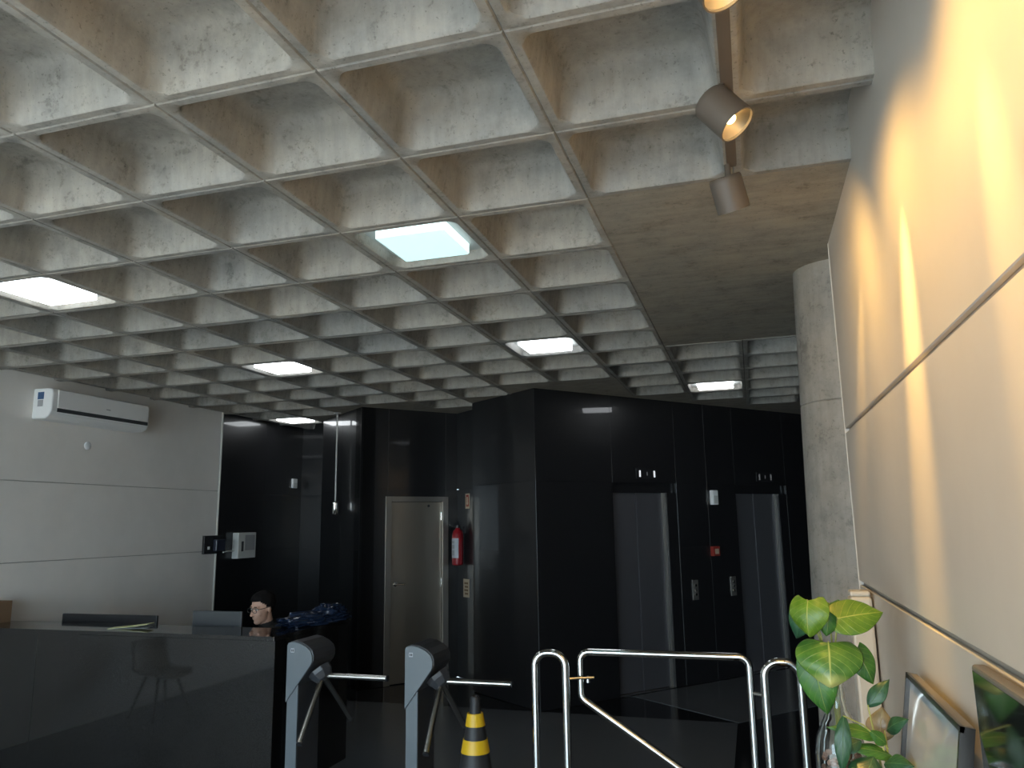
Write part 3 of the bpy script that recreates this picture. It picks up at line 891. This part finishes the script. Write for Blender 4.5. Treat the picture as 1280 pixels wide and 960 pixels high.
MB().box((-0.038, -0.045, 1.465), (0.040, 0.045, 1.488)).build('top_cap', 'post', t, bevel=0.008)
MB().box((-0.08, -0.09, 0), (0.05, 0.09, 0.03)).build('foot', 'dark_stripe', t, bevel=0.004)
# sideboard under the plants
t = thing('sideboard', 'dark wooden sideboard below the plants against the right wall', 'sideboard', (1.43, 0.62, 0), 0)
MB().box((-0.20, -0.56, 0.76), (0.20, 0.56, 0.80)).build('top', 'wood', t, bevel=0.004)
MB().box((-0.18, -0.54, 0.12), (0.19, 0.54, 0.76)).build('body', 'wood', t, bevel=0.003)
for x in (-0.15, 0.15):
    for y in (-0.5, 0.5):
        MB().tube([(x, y, 0), (x, y, 0.12)], 0.02, 10).build('leg', 'frame_black', t)

# ------------------------------------------------------------------ plants
def leaf(name, mat, base_, tip, width, normal, parent, bend=0.15, cup=0.15, heart=True, nu=11, nv=13, fold=0.0):
    b = Vector(base_)
    tp = Vector(tip)
    ax = tp - b
    L = ax.length
    ax.normalize()
    n = Vector(normal)
    n = (n - ax * n.dot(ax)).normalized()
    sd = ax.cross(n)
    verts, uvs, faces = [], [], []
    for j in range(nv):
        v = j / (nv - 1)
        if heart:
            w = (math.sin(PI * min(1, (v * 0.90 + 0.10)) ** 0.72)) ** 0.85 if v < 1 else 0.0
            w = max(w, 0.0)
        else:
            w = math.sin(PI * (v * 0.96 + 0.04) ** 0.85) ** 1.05 if v < 1 else 0.0
        for i in range(nu):
            u = i / (nu - 1) * 2 - 1
            vv = v
            off = 0.0
            if heart:
                off = -0.17 * (abs(u) ** 1.3) * max(0, 1 - v * 2.2) * (1 if abs(u) > 0.08 else 0)
            p = b + ax * (L * (vv + off)) + sd * (u * w * width * 0.5)
            p = p + n * (-(v - 0.35) ** 2 * bend * L * 2 - (u * u) * cup * width * 0.5 * (1 if not fold else 1 + fold) + 0.012 * L * math.sin(v * 21 - abs(u) * 7) * abs(u))
            verts.append(p)
            uvs.append((u * 0.5 + 0.5, v))
    for j in range(nv - 1):
        for i in range(nu - 1):
            a = j * nu + i
            faces.append((a, a + 1, a + nu + 1, a + nu))
    me = bpy.data.meshes.new(name)
    me.from_pydata([tuple(p) for p in verts], [], faces)
    ul = me.uv_layers.new(name='UVMap')
    for lp in me.loops:
        ul.data[lp.index].uv = uvs[lp.vertex_index]
    for p in me.polygons:
        p.use_smooth = True
    me.materials.append(M[mat])
    o = bpy.data.objects.new(name, me)
    C.objects.link(o)
    o.parent = parent
    s = o.modifiers.new('solid', 'SOLIDIFY')
    s.thickness = 0.0012
    ss = o.modifiers.new('sub', 'SUBSURF')
    ss.levels = 1
    ss.render_levels = 1
    return o

VX, VY = 1.400, 0.935
t = thing('glass_vase', 'tall clear glass bottle vase with narrow neck and brown pebbles', 'vase', (VX, VY, 0.80), 0)
outer = [(0.060, 0.0), (0.072, 0.01), (0.076, 0.08), (0.076, 0.255), (0.070, 0.30), (0.050, 0.345), (0.032, 0.385), (0.027, 0.42), (0.027, 0.485), (0.031, 0.495)]
inner = [(0.028, 0.495), (0.0235, 0.485), (0.0235, 0.42), (0.0285, 0.386), (0.046, 0.346), (0.066, 0.298), (0.072, 0.252), (0.072, 0.082), (0.066, 0.018), (0.03, 0.014)]
MB().lathe(outer + inner, 36).build('bottle', 'glass', t, smooth=True)
random.seed(3)
pm = MB()
for k in range(150):
    a = random.random() * 2 * PI
    rr = 0.058 * math.sqrt(random.random())
    z = 0.03 + 0.24 * random.random()
    pm.ell((rr * math.cos(a), rr * math.sin(a), z), (0.012 * random.uniform(.7, 1.1), 0.012 * random.uniform(.7, 1.1), 0.009), 7, 5)
pb_ = pm.build('pebbles', 'pebble', t, smooth=True)
pb_['kind'] = 'stuff'

t = thing('vase_plant', 'green heart-shaped leaves on stems standing in the glass vase', 'plant', (VX, VY, 0.80), 0)
def rel(p):
    return Vector(p) - Vector((VX, VY, 0.80))
cam_n = Vector((-0.12, -0.93, 0.25))
heart_leaves = [
    ('leaf_a', (1.330, 0.820, 1.535), (1.318, 0.800, 1.425), 0.130, (-0.35, -0.85, 0.45), 0.25, 0.30),
    ('leaf_dark', (1.325, 0.860, 1.510), (1.285, 0.870, 1.405), 0.090, (-0.3, -0.8, -0.2), 0.2, 0.2),
    ('leaf_a', (1.418, 0.850, 1.478), (1.560, 0.880, 1.500), 0.120, (0.1, -0.85, 0.50), 0.10, 0.15),
    ('leaf_mid', (1.400, 0.890, 1.520), (1.385, 0.880, 1.415), 0.100, (0.1, -0.9, 0.25), 0.15, 0.15),
    ('leaf_b', (1.385, 0.850, 1.405), (1.378, 0.785, 1.292), 0.205, (0.0, -0.80, 0.62), 0.22, 0.28),
    ('leaf_mid', (1.470, 0.905, 1.375), (1.515, 0.890, 1.275), 0.085, (0.2, -0.9, 0.3), 0.15, 0.15),
    ('leaf_mid', (1.335, 0.880, 1.345), (1.362, 0.870, 1.175), 0.125, (-0.25, -0.93, 0.10), 0.12, 0.15),
]
for m, b, tp_, w, n, bd, cu in heart_leaves:
    l = leaf('leaf', m, rel(b), rel(tp_), w, n, t, bd, cu)
    bb = rel(b)
    MB().tube([(0.0, 0.0, 0.15), (bb.x * 0.12, bb.y * 0.12, 0.46), (bb.x * 0.5, bb.y * 0.5 + 0.01, 0.46 + (bb.z - 0.46) * 0.6), bb + Vector((0, 0.004, 0))], [0.003, 0.003, 0.0025, 0.002], 8).build('leaf_stem', 'stem', t, smooth=True)

PX, PY = 1.48, 0.70
t = thing('potted_plant', 'small bushy plant with pointed dark green leaves beside the glass vase', 'plant', (PX, PY, 0.80), 0)
MB().lathe([(0.045, 0), (0.06, 0.01), (0.07, 0.11), (0.066, 0.115), (0.062, 0.10), (0.01, 0.095)], 24).build('pot', 'grey_plastic', t, smooth=True)
def relp(p):
    return Vector(p) + Vector((-0.03, -0.15, 0.035)) - Vector((PX, PY, 0.80))
pl = [
    ('leaf_dark', (1.505, 0.930, 1.195), (1.570, 0.930, 1.278), 0.050, (-0.3, -0.9, 0.1)),
    ('leaf_dark', (1.545, 0.930, 1.130), (1.585, 0.850, 1.185), 0.050, (-0.2, -0.8, 0.5)),
    ('leaf_mid', (1.530, 0.900, 1.120), (1.390, 0.850, 1.165), 0.055, (0.1, -0.6, 0.8)),
    ('leaf_dark', (1.425, 0.820, 1.190), (1.405, 0.790, 1.030), 0.048, (-0.1, -0.95, 0.2)),
    ('leaf_dry', (1.530, 0.950, 1.090), (1.545, 0.950, 1.190), 0.085, (-0.2, -0.95, 0.1)),
    ('leaf_dark', (1.500, 0.850, 1.080), (1.440, 0.760, 0.990), 0.105, (0.0, -0.8, 0.6)),
    ('leaf_mid', (1.560, 0.900, 1.070), (1.440, 0.840, 1.110), 0.050, (0.1, -0.7, 0.7)),
    ('leaf_dark', (1.520, 0.850, 1.060), (1.575, 0.760, 1.090), 0.060, (-0.1, -0.8, 0.5)),
    ('leaf_dark', (1.535, 0.840, 1.045), (1.565, 0.720, 1.030), 0.065, (0, -0.7, 0.7)),
    ('leaf_mid', (1.460, 0.800, 1.040), (1.415, 0.750, 0.960), 0.055, (0, -0.9, 0.3)),
    ('leaf_mid', (1.440, 0.790, 1.060), (1.425, 0.760, 0.970), 0.045, (0.2, -0.9, 0.3)),
    ('leaf_dark', (1.440, 0.830, 1.010), (1.330, 0.760, 0.975), 0.080, (0, -0.7, 0.7)),
    ('leaf_dark', (1.500, 0.830, 1.000), (1.530, 0.730, 0.930), 0.080, (0, -0.7, 0.7)),
    ('leaf_mid', (1.560, 0.930, 1.060), (1.575, 0.900, 1.000), 0.060, (0, -0.9, 0.3)),
    ('leaf_dry', (1.560, 0.820, 1.000), (1.570, 0.720, 0.985), 0.070, (0, -0.6, 0.8)),
    ('leaf_mid', (1.545, 0.890, 1.100), (1.500, 0.850, 1.145), 0.040, (0.2, -0.9, 0.3)),
    ('leaf_dark', (1.490, 0.830, 1.055), (1.478, 0.770, 0.955), 0.105, (0.1, -0.9, 0.4)),
    ('leaf_mid', (1.510, 0.860, 1.030), (1.560, 0.760, 1.010), 0.060, (0.0, -0.7, 0.7)),
    ('leaf_dark', (1.430, 0.800, 1.000), (1.350, 0.740, 0.965), 0.075, (-0.1, -0.8, 0.6)),
    ('leaf_mid', (1.540, 0.830, 1.020), (1.560, 0.740, 0.950), 0.075, (0.1, -0.8, 0.5)),
    ('leaf_dark', (1.470, 0.850, 1.120), (1.400, 0.820, 1.090), 0.045, (0.0, -0.8, 0.6)),
]
for m, b, tp_, w, n in pl:
    leaf('leaf', m, relp(b), relp(tp_), w, n, t, 0.18, 0.22, heart=False)
MB().tube([relp((1.545, 0.895, 1.09)), relp((1.48, 0.85, 1.16)), relp((1.425, 0.82, 1.19))], [0.0025, 0.0022, 0.0018], 8).build('plant_stem', 'stem', t, smooth=True)
for top in ((1.505, 0.930, 1.20), (1.545, 0.930, 1.13), (1.53, 0.90, 1.12)):
    b = relp(top)
    MB().tube([(0, 0, 0.095), (b.x * 0.3 + 0.02, b.y * 0.4, 0.20), (b.x * 0.7 + 0.012, b.y * 0.8, (b.z + 0.20) / 2), b], [0.0045, 0.004, 0.0032, 0.002], 8).build('plant_stem', 'stem', t, smooth=True)

# ------------------------------------------------------------------ seated man behind the desk
def smooth_body(name, mb, mat, voxel, parent=None):
    o = mb.build(name, mat, parent, smooth=True)
    r = o.modifiers.new('remesh', 'REMESH')
    r.mode = 'VOXEL'
    r.voxel_size = voxel
    r.use_smooth_shade = True
    s = o.modifiers.new('smooth', 'SMOOTH')
    s.factor = 0.5
    s.iterations = 3
    return o
def limb(mb, pts, rads, T=None, n=14):
    pts = [Vector(p) for p in pts]
    mb.tube(pts, rads, n, T=T)
    for p, r in zip(pts, rads):
        mb.ell(p, (r, r, r), 14, 8, T)
PHX, PHY, PHZ = -2.535, 3.50, 1.165
face = R(-108)
# local frame of the man: +x is where he faces, origin on the floor under the head
TP = Matrix.Identity(4)
TH = Trot((0, 0, PHZ)) @ Matrix.Rotation(R(9), 4, 'Y')    # head bowed a little
b = MB()
b.ell((-0.014, 0, 0.032), (0.094, 0.074, 0.084), 28, 18, TH)
b.ell((0.024, 0, -0.030), (0.066, 0.060, 0.080), 24, 16, TH)
b.ell((0.050, 0, -0.092), (0.034, 0.032, 0.024), 18, 10, TH)
b.ell((0.015, 0, -0.070), (0.055, 0.055, 0.036), 18, 10, TH)
limb(b, [(0.084, 0, 0.012), (0.096, 0, -0.010), (0.106, 0, -0.030)], [0.008, 0.010, 0.012], TH)
for s in (-1, 1):
    b.ell((0.070, 0.027 * s, 0.026), (0.020, 0.026, 0.009), 14, 8, TH)
    b.ell((0.058, 0.038 * s, -0.028), (0.022, 0.022, 0.018), 14, 8, TH)
    b.ell((0.090, 0.011 * s, -0.032), (0.010, 0.008, 0.007), 10, 6, TH)
    b.ell((-0.010, 0.073 * s, -0.006), (0.017, 0.009, 0.030), 14, 10, TH)
b.ell((0.080, 0, -0.058), (0.013, 0.024, 0.0065), 14, 8, TH)
b.ell((0.078, 0, -0.068), (0.012, 0.021, 0.0065), 14, 8, TH)
limb(b, [(-0.022, 0, 1.12), (-0.045, 0, 1.03), (-0.06, 0, 0.98)], [0.053, 0.056, 0.068])
limb(b, [(-0.075, 0, 0.93), (-0.10, 0, 0.76), (-0.12, 0, 0.54)], [0.11, 0.135, 0.14])
for s in (-1, 1):
    limb(b, [(-0.075, 0.05 * s, 0.945), (-0.08, 0.165 * s, 0.905)], [0.06, 0.058])
    limb(b, [(-0.12, 0.09 * s, 0.54), (0.30, 0.11 * s, 0.53), (0.32, 0.11 * s, 0.09)], [0.085, 0.062, 0.042])
    limb(b, [(0.30, 0.11 * s, 0.045), (0.44, 0.12 * s, 0.035)], [0.036, 0.030])
def hand(mb, wrist, d, up, side, curl):
    d = Vector(d).normalized()
    up = Vector(up)
    up = (up - d * up.dot(d)).normalized()
    sd = d.cross(up) * side
    w = Vector(wrist)
    palm = w + d * 0.045
    for k in range(-2, 3):
        limb(mb, [w + sd * 0.008 * k, w + d * 0.085 + sd * 0.0155 * k], [0.017, 0.0125], n=10)
    for k, ln in zip((-1.5, -0.5, 0.5, 1.5), (0.066, 0.080, 0.084, 0.074)):
        p = w + d * 0.088 + sd * (0.0195 * k)
        pts = [p]
        a = 0.0
        for q, fr_ in enumerate((0.45, 0.32, 0.23)):
            a += R(curl[q])
            p = p + (d * math.cos(a) - up * math.sin(a)) * ln * fr_
            pts.append(p)
        limb(mb, pts, [0.0095, 0.0088, 0.008, 0.0068], n=10)
    p = w + d * 0.02 + sd * 0.028
    limb(mb, [p, p + (d * 0.6 + sd * 0.75 - up * 0.2).normalized() * 0.036, p + (d * 0.9 + sd * 0.5 - up * 0.3).normalized() * 0.064, p + (d * 1.0 + sd * 0.25 - up * 0.4).normalized() * 0.086], [0.013, 0.011, 0.0095, 0.0078], n=10)
# right arm: forearm resting on the work surface
elb_r = Vector((0.02, -0.25, 0.79))
wr_r = Vector((0.21, -0.16, 0.765))
limb(b, [(-0.08, -0.175, 0.90), elb_r, wr_r], [0.052, 0.040, 0.026])
hand(b, wr_r, (0.9, 0.3, -0.05), (0.1, 0, 1), -1, (18, 22, 16))
# left arm: forearm resting on the work surface
elb_l = Vector((0.02, 0.25, 0.79))
wr_l = Vector((0.23, 0.17, 0.765))
limb(b, [(-0.08, 0.175, 0.90), elb_l, wr_l], [0.052, 0.040, 0.026])
hand(b, wr_l, (0.9, -0.3, -0.05), (0.1, 0, 1), 1, (18, 22, 16))
man = smooth_body('person', b, 'skin', 0.006)
man.location = (PHX, PHY, 0)
man.rotation_euler = (0, 0, face)
tag(man, 'seated man with short black hair, glasses and black shirt behind the desk', 'person')
sh = MB()
limb(sh, [(-0.044, 0, 1.035), (-0.056, 0, 0.995), (-0.065, 0, 0.965)], [0.064, 0.076, 0.092])
limb(sh, [(-0.075, 0, 0.93), (-0.10, 0, 0.76), (-0.12, 0, 0.56)], [0.122, 0.148, 0.155])
for s, e, w in ((-1, elb_r, wr_r), (1, elb_l, wr_l)):
    limb(sh, [(-0.075, 0.05 * s, 0.945), (-0.08, 0.170 * s, 0.905), Vector((-0.08, 0.175 * s, 0.90)).lerp(e, 0.55), e, e.lerp(w, 0.72)], [0.072, 0.070, 0.060, 0.054, 0.040])
smooth_body('shirt', sh, 'shirt', 0.009, man)
tr = MB()
for s in (-1, 1):
    limb(tr, [(-0.12, 0.08 * s, 0.54), (0.30, 0.11 * s, 0.53), (0.32, 0.11 * s, 0.12)], [0.105, 0.078, 0.060])
limb(tr, [(-0.12, 0, 0.54), (-0.12, 0, 0.60)], [0.15, 0.15])
smooth_body('trousers', tr, 'trousers', 0.010, man)
for s in (-1, 1):
    so = MB()
    limb(so, [(0.27, 0.11 * s, 0.05), (0.36, 0.115 * s, 0.05), (0.46, 0.12 * s, 0.042)], [0.048, 0.046, 0.038])
    smooth_body('shoe', so, 'shoe', 0.008, man)
hr = MB().ell((-0.016, 0, 0.036), (0.101, 0.082, 0.092), 40, 28)
keep = []
for f_ in hr.f:
    c = sum((hr.v[i] for i in f_), Vector()) / len(f_)
    line = 0.062 if c.x > 0.055 else (0.062 - (0.055 - c.x) * 0.95 if c.x > -0.005 else (0.005 - (-0.005 - c.x) * 0.9))
    if c.z > line:
        keep.append(f_)
hr.f = keep
for i_, v in enumerate(hr.v):
    n_ = 1 + 0.05 * noise.noise(Vector(v) * 60) + (0.06 if v.z > 0.07 else 0) + (0.05 if v.z > 0.06 and v.x > 0.03 else 0)
    hr.v[i_] = TH @ Vector((-0.016 + (v.x + 0.016) * n_, v.y * n_, 0.036 + (v.z - 0.036) * n_))
ho = hr.build('hair', 'hair', man, smooth=True, solid=0.016)
gl = MB()
for s in (-1, 1):
    cy = 0.031 * s
    loop = [TH @ Vector((0.098 - 0.10 * abs(cy + 0.024 * math.cos(a) ) ** 1.4, cy + 0.0245 * math.copysign(abs(math.cos(a)) ** 0.7, math.cos(a)), 0.004 + 0.0165 * math.copysign(abs(math.sin(a)) ** 0.7, math.sin(a)))) for a in [2 * PI * k / 24 for k in range(25)]]
    gl.tube(loop, 0.0024, 8, caps=False)
    gl.tube([TH @ Vector(p) for p in ((0.088, 0.056 * s, 0.012), (0.060, 0.075 * s, 0.012), (-0.010, 0.080 * s, 0.012), (-0.03, 0.076 * s, -0.006))], 0.0022, 8)
gl.tube([TH @ Vector(p) for p in ((0.098, -0.008, 0.010), (0.101, 0, 0.012), (0.098, 0.008, 0.010))], 0.0024, 8)
gl.build('glasses', 'frame_black', man, smooth=True)
for s in (-1, 1):
    ey = MB().ell((0.0745, 0.029 * s, 0.006), (0.0115, 0.0125, 0.0085), 14, 10, TH).build('eye', 'eye', man, smooth=True)
    MB().ell((0.0835, 0.0285 * s, 0.004), (0.0035, 0.0050, 0.0050), 12, 8, TH).build('iris', 'iris', ey, smooth=True)
    MB().ell((0.084, 0.029 * s, 0.028), (0.006, 0.020, 0.004), 12, 8, TH).build('eyebrow', 'hair', man, smooth=True)
# office chair under him
t = thing('office_chair', 'black office chair the seated man sits on', 'chair', (PHX - 0.12 * math.cos(face), PHY - 0.12 * math.sin(face), 0), face)
MB().box((-0.20, -0.22, 0.40), (0.24, 0.22, 0.455)).build('seat', 'black_plastic', t, bevel=0.02)
MB().box((-0.25, -0.20, 0.50), (-0.20, 0.20, 0.88)).build('backrest', 'black_plastic', t, bevel=0.02)
MB().box((-0.25, -0.03, 0.41), (-0.20, 0.03, 0.52)).build('back_bracket', 'black_plastic', t)
MB().tube([(0, 0, 0.08), (0, 0, 0.40)], 0.03, 12).build('gas_lift', 'black_plastic', t, smooth=True)
for k in range(5):
    a = 2 * PI * k / 5
    MB().tube([(0, 0, 0.09), (0.27 * math.cos(a), 0.27 * math.sin(a), 0.055)], [0.022, 0.016], 8).build('base_arm', 'black_plastic', t)
    MB().ell((0.27 * math.cos(a), 0.27 * math.sin(a), 0.027), (0.027, 0.02, 0.027), 10, 8).build('caster', 'black_plastic', t)

# shell chair of the waiting area, seen only as a reflection in the desk front
t = thing('shell_chair', 'pale moulded shell chair mirrored in the polished desk front', 'chair', (-4.45, 1.05, 0), R(15))
t.scale = (0.92, 0.92, 0.88)
sl = MB()
sec = [(-0.30, 0.80), (-0.27, 0.66), (-0.23, 0.52), (-0.17, 0.45), (-0.06, 0.425), (0.08, 0.43), (0.20, 0.44), (0.25, 0.41)]
nu = 11
for x, z in sec:
    for k in range(nu):
        u = k / (nu - 1) * 2 - 1
        hw = 0.23 if z < 0.6 else 0.21
        sl.v.append(Vector((x + (0.05 * u * u if z > 0.5 else 0), u * hw, z + (0.05 * u * u if z < 0.5 else 0))))
for j in range(len(sec) - 1):
    for k in range(nu - 1):
        a = j * nu + k
        sl.f.append((a, a + 1, a + nu + 1, a + nu))
sl.build('shell', 'shell', t, smooth=True, solid=0.012)
for x in (-0.18, 0.18):
    for y in (-0.18, 0.18):
        MB().tube([(x * 0.6, y * 0.6, 0.42), (x * 1.2, y * 1.2, 0)], [0.014, 0.009], 10).build('leg', 'wood', t, smooth=True)
